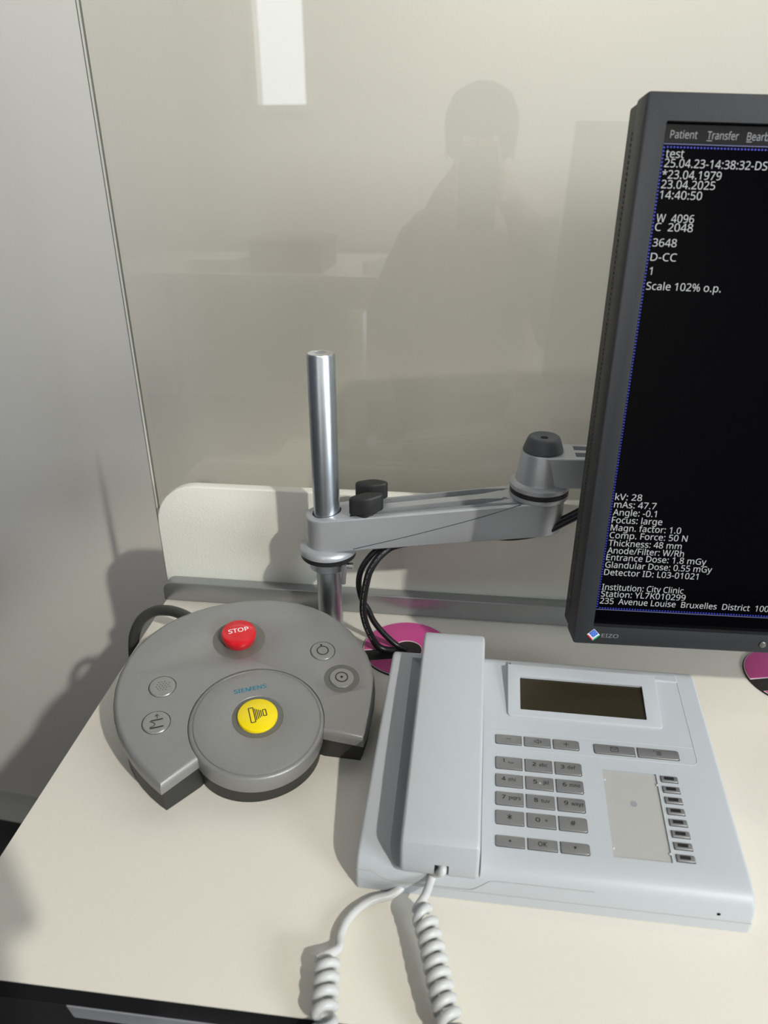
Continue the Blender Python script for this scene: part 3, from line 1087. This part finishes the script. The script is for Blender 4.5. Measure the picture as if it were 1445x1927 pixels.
# label field, hole, clips
pp = obj('label_field', xf(prism(rrect(179.6, 218.6, 18.4, 85.4, 0.3, 1), -1.25, -0.9), Fp), 'paper', tel)
obj('hole', xf(prism(circle(199.0, 59.9, 2.5, 24), -0.89, -0.86), Fp), 'drawer', pp)
for q in ((179.9, 77.5), (218.5, 77.0), (179.9, 24.5), (218.5, 24.5)):
    obj('clip', xf(lathe([(1.0, -0.9), (1.0, -0.3), (0.5, 0.1), (0, 0.15)], 16, *q), Fp), 'phone', pp)
# keys and printing
PR = []


def kprint(nm, u0, u1, v0, v1):
    cu, cvv = (u0 + u1) / 2, (v0 + v1) / 2 + 0.5
    big = dict(cap=3.0, bold=0.02)
    T = {'2': 'abc', '3': 'def', '4': 'ghi', '5': 'jkl', '6': 'mno', '7': 'pqrs', '8': 'tuv', '9': 'wxyz'}
    if nm == '1':
        return merge(text('1', cu - 4.6, cvv - 0.3, 3.0, 1.3, bold=0.02), polybar([(cu - 0.2, cvv + 0.5), (cu - 0.2, cvv - 0.4), (cu + 3.6, cvv - 0.4), (cu + 3.6, cvv + 0.5)], 0.4))
    if nm in T:
        x = {'2': -4.8, '3': -5.6, '4': -5.6, '5': -4.6, '6': -5.2, '7': -5.6, '8': -4.6, '9': -5.2}[nm]
        wd = {'2': 6.4, '3': 6.0, '4': 5.4, '5': 4.0, '6': 7.8, '7': 8.6, '8': 6.4, '9': 9.0}[nm]
        g = 2.2 if nm == '7' else 1.9
        x2 = cu + x + 3.2 + g + (2.2 if nm == '5' else 0)
        wd = min(wd, u1 - 1.0 - x2)
        return merge(text(nm, cu + x, cvv - 1.0, 3.0, 2.9, bold=0.014), text(T[nm], x2, cvv - 1.0, 2.85, wd, bold=0.006))
    if nm == '*':
        return merge(*[bar(cu - 2.1 * cos(a), cvv - 2.1 * sin(a), cu + 2.1 * cos(a), cvv + 2.1 * sin(a), 0.55) for a in (R(90), R(35), R(145))])
    if nm == '0':
        return merge(text('0', cu - 4.2, cvv - 1.5, 3.0, 3.3, bold=0.014), bar(cu + 2.2, cvv - 0.1, cu + 4.8, cvv - 0.1, 0.4), bar(cu + 3.5, cvv - 1.4, cu + 3.5, cvv + 1.2, 0.4))
    if nm == '#':
        return text('#', cu, cvv - 1.6, 3.4, 3.8, bold=0.012, center=True)
    if nm == 'up':
        return [Vector((cu - 1.2, cvv - 0.9, 0)), Vector((cu + 1.2, cvv - 0.9, 0)), Vector((cu, cvv + 1.0, 0))], [(0, 1, 2)]
    if nm == 'down':
        return [Vector((cu - 1.2, cvv + 0.6, 0)), Vector((cu, cvv - 1.4, 0)), Vector((cu + 1.2, cvv + 0.6, 0))], [(0, 1, 2)]
    if nm == 'ok':
        return text('OK', cu, cvv - 1.7, 3.2, 6.2, bold=0.014, center=True)
    if nm == 'minus':
        return bar(cu - 1.9, cvv, cu + 1.9, cvv, 0.45)
    if nm == 'plus':
        return merge(bar(cu - 2.0, cvv - 0.4, cu + 2.0, cvv - 0.4, 0.45), bar(cu, cvv - 2.3, cu, cvv + 1.5, 0.45))
    if nm == 'speaker':
        b_ = [polybar([(cu - 1.4, cvv - 0.9), (cu - 0.3, cvv - 0.9), (cu + 0.9, cvv - 2.0), (cu + 0.9, cvv + 1.8), (cu - 0.3, cvv + 0.7), (cu - 1.4, cvv + 0.7)], 0.32, True)]
        for k, x in enumerate((1.7, 2.6)):
            b_.append(polybar([(cu + x, cvv - 1.1 - 0.3 * k), (cu + x + 0.5, cvv - 0.1), (cu + x, cvv + 0.9 + 0.3 * k)], 0.3))
        b_.append(polybar([(cu - 2.2, cvv + 0.7), (cu - 2.6, cvv - 0.1), (cu - 2.2, cvv - 0.9)], 0.3))
        return merge(*b_)
    if nm == 'mail':
        return merge(polybar([(cu - 2.8, cvv - 2.1), (cu + 2.8, cvv - 2.1), (cu + 2.8, cvv + 1.6), (cu - 2.8, cvv + 1.6)], 0.34, True), polybar([(cu - 2.8, cvv + 1.6), (cu, cvv - 0.5), (cu + 2.8, cvv + 1.6)], 0.34))
    if nm == 'menu':
        b_ = [bar(cu - 1.4, cvv + q, cu + 2.4, cvv + q, 0.5) for q in (1.0, -0.3, -1.6)]
        b_.append(([Vector((cu - 3.4, cvv + 0.9, 0)), Vector((cu - 3.4, cvv + 2.2, 0)), Vector((cu - 2.3, cvv + 1.5, 0))], [(0, 1, 2)]))
        return merge(*b_)


for nm, u0, u1, v0, v1, c_ in klist:
    s = prism(kout(u0, u1, v0, v1, c_), -2.1, 0.9, 0.5, 0, 3)
    # key tops dip towards the near edge

    def kshape(a, b, c, v0=v0, v1=v1):
        return pw(a, b, c if c < -1 else c + 0.3 * (b - (v0 + v1) / 2) / (v1 - v0))
    kk = obj('key', xf(s, kshape), 'key', tel, sharp=50)
    pr_ = kprint(nm, u0, u1, v0, v1)
    obj('key_symbol', xf(pr_, lambda a, b, c: pw(a, b, 1.02 + 0.3 * (b - (v0 + v1) / 2) / (v1 - v0))), 'keyprint', kk)
    if nm == '5':
        obj('raised_dot', xf(lathe([(0.5, 0.8), (0.4, 1.2), (0, 1.35)], 12, (u0 + u1) / 2 + 0.4, (v0 + v1) / 2), Fp), 'white', kk)
for a, b, c, d in FK:
    kk = obj('function_key', xf(prism(rrect(a, b, c, d, 0.7, 3), -1.9, 1.1, 0.6, 0, 3), Fp), 'key', tel, sharp=50)
    obj('indicator_window', xf(prism(rrect(a + 2.2, b - 2.8, c + 1.5, d - 0.9, 0.2, 1), 1.08, 1.2), Fp), 'black', kk)
s = lathe([(1.2, 0), (1.2, 0.2)], 16, 0, 0)
obj('microphone_hole', xf(s, lambda a, b, c: pf(246.5 + a, 0.55 - c, 15.2 + b)), 'void', tel)
# display housing
HV0, HV1 = 127.0, 176.0


def hs(a, b, c):
    t_ = (b - HV0) / (HV1 - HV0)
    return pw(a, b, -2.5 + (c + 2.5) * (1.0 + t_ * 1.75))


s = prism(rrect(107.6, 231.6, HV0, HV1, 3.0, 5, (1, 1, 0.3, 0.3)), -2.5, 1.3, 0.7, 0, 3)
s = cut(s, [prism(rrect(118.0, 219.6, 133.4, 164.2, 0.6, 2), 0.35, 5)])
hou = obj('display_housing', xf(s, hs), 'phone', tel, sharp=30)
obj('display', xf(prism(rrect(118.05, 219.55, 133.45, 164.15, 0.6, 2), 0.30, 0.42), hs), 'lcd', hou, label='dark brown blank display')
obj('back_ridge', xf(prism(rrect(107.6, 252, HV1 - 0.3, 184.5, 1.5, 3), -3, 6.0, 3.0, 0, 4), lambda a, b, c: pw(a, b, c if c < 0 else c * (1 - 0.9 * max(0, (b - HV1) / 8.5)) * (1 - 0.85 * max(0, min(1, (a - 225) / 25))))), 'phone', tel)

# ------------------------------------------------ handset (lifts off the cradle)
hand = thing('telephone_handset', 'white telephone handset lying in the cradle at the left of the telephone', 'handset', pw(60, 90, -5.9))
hp = [(-7.5, -1.0), (-8.6, 3), (-7.6, 10), (-5.4, 20), (-3.0, 26.5), (-1.4, 29.0), (1.5, 30.3), (8, 30.8), (60, 32.4), (125, 32.6), (176, 31.4), (184, 30.2), (188.5, 27.4), (190.5, 22), (191, 4), (189, -3), (184, -5.9), (146, -5.9), (140, 2), (60, 2), (52, -5.9), (2, -5.9), (-4.5, -4.6)]
s = prism([Vector(p) for p in hp], 33.2, 86.2, 2.6, 2.6, 5)


def hxf(a, b, c):
    k = (a + 8) / 200
    cc_ = 59.7 + (c - 59.7) * (1.015 - 0.02 * k) + (k - 0.5) * 1.2
    if b > 20:      # slightly crowned top
        b = b - ((c - 59.7) / 26.5) ** 2 * 1.3
    return pw(cc_, a, b)


sock = box(-12, 3, 2.0, 12.0, 56.6, 66.2)
s = cut(s, [sock])
obj('shell', xf(s, hxf), 'phone', hand, sharp=32)
obj('socket', xf(box(2.0, 2.6, 1.8, 12.2, 56.4, 66.4), hxf), 'void', hand)
obj('plug', xf(box(-4.0, 2.6, 3.0, 10.4, 58.4, 65.0), hxf), 'ledglass', hand)


# ------------------------------------------------ coiled cord
def coil(axis, radius, pitch, wire, phase, hand_, sub=26):
    P = smooth_path(axis, 14)
    L = [0.0]
    for i in range(1, len(P)):
        L.append(L[-1] + (P[i] - P[i - 1]).length)
    out = []
    n = int(L[-1] / pitch * sub)
    j = 0
    for k in range(n + 1):
        d = L[-1] * k / n
        while j < len(P) - 2 and L[j + 1] < d:
            j += 1
        t_ = (d - L[j]) / max(1e-9, L[j + 1] - L[j])
        c = P[j].lerp(P[j + 1], t_)
        T = (P[min(j + 2, len(P) - 1)] - P[max(j - 1, 0)]).normalized()
        side = T.cross(Vector((0, 0, 1)))
        if side.length < 0.2:
            side = Vector((1, 0, 0)) if not out else sd
        side.normalize()
        sd = side
        upv = side.cross(T).normalized()
        a = phase + hand_ * 2 * pi * d / pitch
        out.append(c + (side * cos(a) + upv * sin(a)) * radius)
    return out


WR = 0.0030
CR2 = 0.0057
axR = [(-0.0105, 0.3065, 0.0165), (-0.0081, 0.3030, 0.0165), (-0.0051, 0.2951, 0.0160), (-0.0028, 0.2881, 0.0155), (0.0017, 0.2722, 0.0145), (0.0059, 0.2573, 0.0135), (0.0104, 0.2444, 0.0125), (0.0122, 0.2370, 0.0090), (0.0132, 0.2310, 0.0000), (0.0136, 0.2280, -0.016), (0.013, 0.2270, -0.05), (0.011, 0.2265, -0.12), (0.004, 0.2265, -0.19), (-0.012, 0.2265, -0.235), (-0.030, 0.2265, -0.245)]
axL = [(-0.0679, 0.2732, 0.0115), (-0.0661, 0.2618, 0.0110), (-0.0644, 0.2465, 0.0105), (-0.0636, 0.2393, 0.0085), (-0.0628, 0.2325, -0.0005), (-0.0625, 0.2285, -0.016), (-0.0625, 0.2270, -0.05), (-0.0615, 0.2265, -0.12), (-0.056, 0.2265, -0.19), (-0.043, 0.2265, -0.232), (-0.030, 0.2265, -0.245)]
cR = coil(axR, CR2, 0.0078, WR, pi, -1)
cL = coil(axL, CR2, 0.0080, WR, 0.0, -1)
leadR = smooth_path([pw(61.3, -3.0, 7.6), pw(61.0, -9.0, 7.0), (-0.0041, 0.3325, 0.0210), (-0.0084, 0.3190, 0.0185), (-0.0140, 0.3085, 0.0165), tuple(cR[0] + Vector((0, 0.0006, 0.0)))], 8)
leadL = smooth_path([(-0.018, 0.3420, 0.0033), (-0.0320, 0.3275, 0.0033), (-0.0440, 0.3220, 0.0034), (-0.0540, 0.3140, 0.0036), (-0.0605, 0.3040, 0.0040), (-0.0632, 0.2930, 0.0046), (-0.0630, 0.2835, 0.0058), tuple(cL[0])], 8)
full = leadR[:-1] + cR + list(reversed(cL)) + list(reversed(leadL))[1:]
cord = obj('handset_cord', tube(full, WR, 10), 'cord', sharp=60)
tag(cord, 'white coiled cord from the handset hanging over the front desk edge', 'cord')

# ================================================================== behind the camera: what the glass mirrors
root = thing('bench', 'white laboratory bench behind the photographer, mirrored in the glass', 'bench', (-0.75, -1.85, FLZ))
obj('worktop', box(-1.6, -0.12, -2.25, -1.45, 0.02, 0.05), 'bench', root)
for (a, b) in ((-1.58, -2.2), (-1.58, -1.5), (-0.18, -2.2), (-0.18, -1.5)):
    obj('leg', box(a, a + 0.05, b, b + 0.05, FLZ, 0.02), 'rail', root)
root = thing('cardboard_box', 'brown cardboard box on the bench behind the photographer', 'box', (-0.78, -1.7, 0.05))
obj('carton', box(-0.92, -0.62, -1.85, -1.52, 0.0505, 0.16), 'board', root)
obj('lid', box(-0.925, -0.615, -1.855, -1.515, 0.16, 0.175), 'board', root)
root = thing('paper_stack', 'stack of white paper left of the cardboard box on the bench', 'paper', (-1.1, -1.65, 0.05))
obj('sheets', box(-1.18, -0.97, -1.80, -1.50, 0.0505, 0.10), 'white', root)
root = thing('tape_roll', 'roll of white tape lying near the end of the bench', 'tape', (-0.40, -1.6, 0.05))
obj('roll', lathe([(0.04, 0.051), (0.065, 0.051), (0.065, 0.10), (0.04, 0.10), (0.04, 0.051)], 40, -0.40, -1.6), 'white', root)


# ------------------------------------------------ the photographer (seated, only seen mirrored)
def skin(name, verts, edges, radii, m, parent, rootv=0, sub=2):
    me = bpy.data.meshes.new(name)
    me.from_pydata(verts, edges, [])
    o = bpy.data.objects.new(name, me)
    COL.objects.link(o)
    o.modifiers.new('s', 'SKIN')
    if not me.skin_vertices:
        bm = bmesh.new()
        bm.from_mesh(me)
        bm.verts.layers.skin.verify()
        bm.to_mesh(me)
        bm.free()
    sv = me.skin_vertices[0].data
    for i, r_ in enumerate(radii):
        sv[i].radius = r_ if isinstance(r_, tuple) else (r_, r_)
        sv[i].use_root = (i == rootv)
    d = o.modifiers.new('u', 'SUBSURF')
    d.levels = sub
    d.render_levels = sub
    dg = bpy.context.evaluated_depsgraph_get()
    dg.update()
    m2 = bpy.data.meshes.new_from_object(o.evaluated_get(dg))
    sh = ([v.co.copy() for v in m2.vertices], [tuple(p.vertices) for p in m2.polygons])
    bpy.data.objects.remove(o)
    bpy.data.meshes.remove(me)
    bpy.data.meshes.remove(m2)
    return sh


BY = -0.50
per = thing('person', 'person in a taupe sweater taking the photograph, mirrored in the glass', 'person', (0.0, BY, FLZ))
SEAT = FLZ + 0.45
Vv, Ee, Rr = [], [], []


def addv(p, r_, link_=None):
    Vv.append(p)
    Rr.append(r_)
    if link_ is not None:
        Ee.append((link_, len(Vv) - 1))
    return len(Vv) - 1


pel = addv((0, BY - 0.02, SEAT + 0.10), (0.15, 0.11))
wst = addv((0, BY, SEAT + 0.27), (0.13, 0.10), pel)
chs = addv((0, BY + 0.02, SEAT + 0.45), (0.15, 0.10), wst)
nck = addv((0, BY + 0.04, SEAT + 0.61), (0.055, 0.055), chs)
hd0 = addv((0, BY + 0.065, SEAT + 0.70), (0.060, 0.068), nck)
hd1 = addv((0, BY + 0.070, SEAT + 0.785), (0.072, 0.088), hd0)
hd2 = addv((0, BY + 0.060, SEAT + 0.855), (0.058, 0.072), hd1)
for sgn in (-1, 1):
    sh = addv((sgn * 0.16, BY + 0.02, SEAT + 0.545), 0.062, chs)
    el = addv((sgn * 0.225, BY + 0.17, SEAT + 0.33), 0.045, sh)
    wr = addv((sgn * 0.075, BY + 0.385, 0.385), 0.027, el)
    pm = addv((sgn * 0.052, BY + 0.425, 0.415), (0.018, 0.034), wr)
    for q in range(4):
        k1 = addv((sgn * (0.050 - 0.002 * q), BY + 0.465, 0.398 + q * 0.019), 0.0085, pm)
        k2 = addv((sgn * (0.043 - 0.001 * q), BY + 0.4765 + 0.0015 * (q % 2), 0.400 + q * 0.019), 0.0075, k1)
        k3 = addv((sgn * (0.030 + 0.003 * abs(q - 1.5)), BY + 0.4775, 0.403 + q * 0.019), 0.0065, k2)
    t1 = addv((sgn * 0.040, BY + 0.440, 0.400), 0.011, pm)
    t2 = addv((sgn * 0.024, BY + 0.452, 0.412), 0.009, t1)
    hip = addv((sgn * 0.10, BY + 0.04, SEAT + 0.075), 0.088, pel)
    kn = addv((sgn * 0.13, BY + 0.40, SEAT + 0.06), 0.060, hip)
    an = addv((sgn * 0.13, BY + 0.38, FLZ + 0.085), 0.038, kn)
    ft = addv((sgn * 0.14, BY + 0.52, FLZ + 0.035), (0.042, 0.030), an)
body = skin('body', Vv, Ee, Rr, 'skin', per)
obj('body', body, 'skin', per, sharp=180)
# sweater
sv_, se_, sr_ = [], [], []


def adds(p, r_, l_=None):
    sv_.append(p)
    sr_.append(r_)
    if l_ is not None:
        se_.append((l_, len(sv_) - 1))
    return len(sv_) - 1


a0 = adds((0, BY - 0.02, SEAT + 0.09), (0.172, 0.135))
a1 = adds((0, BY, SEAT + 0.27), (0.150, 0.122), a0)
a2 = adds((0, BY + 0.02, SEAT + 0.45), (0.170, 0.122), a1)
a3 = adds((0, BY + 0.035, SEAT + 0.585), (0.072, 0.070), a2)
for sgn in (-1, 1):
    b0 = adds((sgn * 0.16, BY + 0.02, SEAT + 0.545), 0.076, a2)
    b1 = adds((sgn * 0.228, BY + 0.17, SEAT + 0.33), 0.060, b0)
    b2 = adds((sgn * 0.090, BY + 0.365, 0.372), 0.038, b1)
obj('sweater', skin('sweater', sv_, se_, sr_, 'sweater', per), 'sweater', per, sharp=180)
sv_, se_, sr_ = [], [], []
a0 = adds((0, BY - 0.02, SEAT + 0.11), (0.165, 0.128))
for sgn in (-1, 1):
    b0 = adds((sgn * 0.10, BY + 0.04, SEAT + 0.078), 0.100, a0)
    b1 = adds((sgn * 0.13, BY + 0.40, SEAT + 0.06), 0.073, b0)
    b2 = adds((sgn * 0.13, BY + 0.38, FLZ + 0.11), 0.056, b1)
obj('trousers', skin('trousers', sv_, se_, sr_, 'trouser', per), 'trouser', per, sharp=180)
hv = lathe([(0.084, -0.02), (0.090, 0.02), (0.088, 0.055), (0.072, 0.090), (0.04, 0.110), (0, 0.116)], 32)
hv = cut(hv, [box(-0.2, 0.2, 0.055, 0.3, -0.3, 0.045)])
obj('hair', xf(hv, lambda a, b, c: (a * 0.96, BY + 0.060 + b * 1.12 * 0.87 + c * 0.42, SEAT + 0.792 + c * 0.92 - b * 0.45)), 'hair', per)
for sgn in (-1, 1):
    obj('ear', xf(lathe([(0.0, -0.03), (0.012, -0.018), (0.016, 0.0), (0.012, 0.02), (0, 0.028)], 16), lambda a, b, c: (sgn * 0.078 + a * 0.4, BY + 0.06 + b, SEAT + 0.775 + c)), 'skin', per)
fy = BY + 0.158
obj('nose', xf(lathe([(0.014, 0), (0.012, 0.012), (0.006, 0.04), (0, 0.046)], 16), lambda a, b, c: (a, fy + b * 1.0, SEAT + 0.752 + c)), 'skin', per)
for sgn in (-1, 1):
    obj('eye', xf(lathe([(0, -0.010), (0.008, -0.006), (0.011, 0), (0.008, 0.006), (0, 0.010)], 16), lambda a, b, c: (sgn * 0.031 + a, fy - 0.008 + b, SEAT + 0.790 + c)), 'white', per)
obj('mouth', xf(lathe([(0, -0.006), (0.02, 0), (0, 0.006)], 16), lambda a, b, c: (a, fy - 0.006 + b * 0.5, SEAT + 0.728 + c)), 'stop', per)
st = thing('stool', 'black round stool the photographer sits on behind the camera', 'stool', (0, BY - 0.02, FLZ))
obj('seat', lathe([(0.14, SEAT - 0.075), (0.175, SEAT - 0.070), (0.18, SEAT - 0.045), (0.165, SEAT - 0.032), (0, SEAT - 0.030)], 40, 0, BY - 0.02), 'black', st)
obj('column', lathe([(0.03, FLZ + 0.03), (0.03, SEAT - 0.07)], 24, 0, BY - 0.02), 'steel', st)
obj('base', lathe([(0.2, FLZ + 0.0005), (0.2, FLZ + 0.02), (0.03, FLZ + 0.035)], 40, 0, BY - 0.02), 'black', st)
mb = thing('mobile_phone', 'black mobile phone held up in both hands by the photographer', 'mobile phone', (0, -0.02, 0.34))
s = prism(rrect(-0.036, 0.036, 0.345, 0.490, 0.009, 5), -0.017, -0.009, 0.0015, 0.0015, 2)
obj('case', xf(s, lambda a, b, c: (a + 0.0, c, b)), 'black', mb)
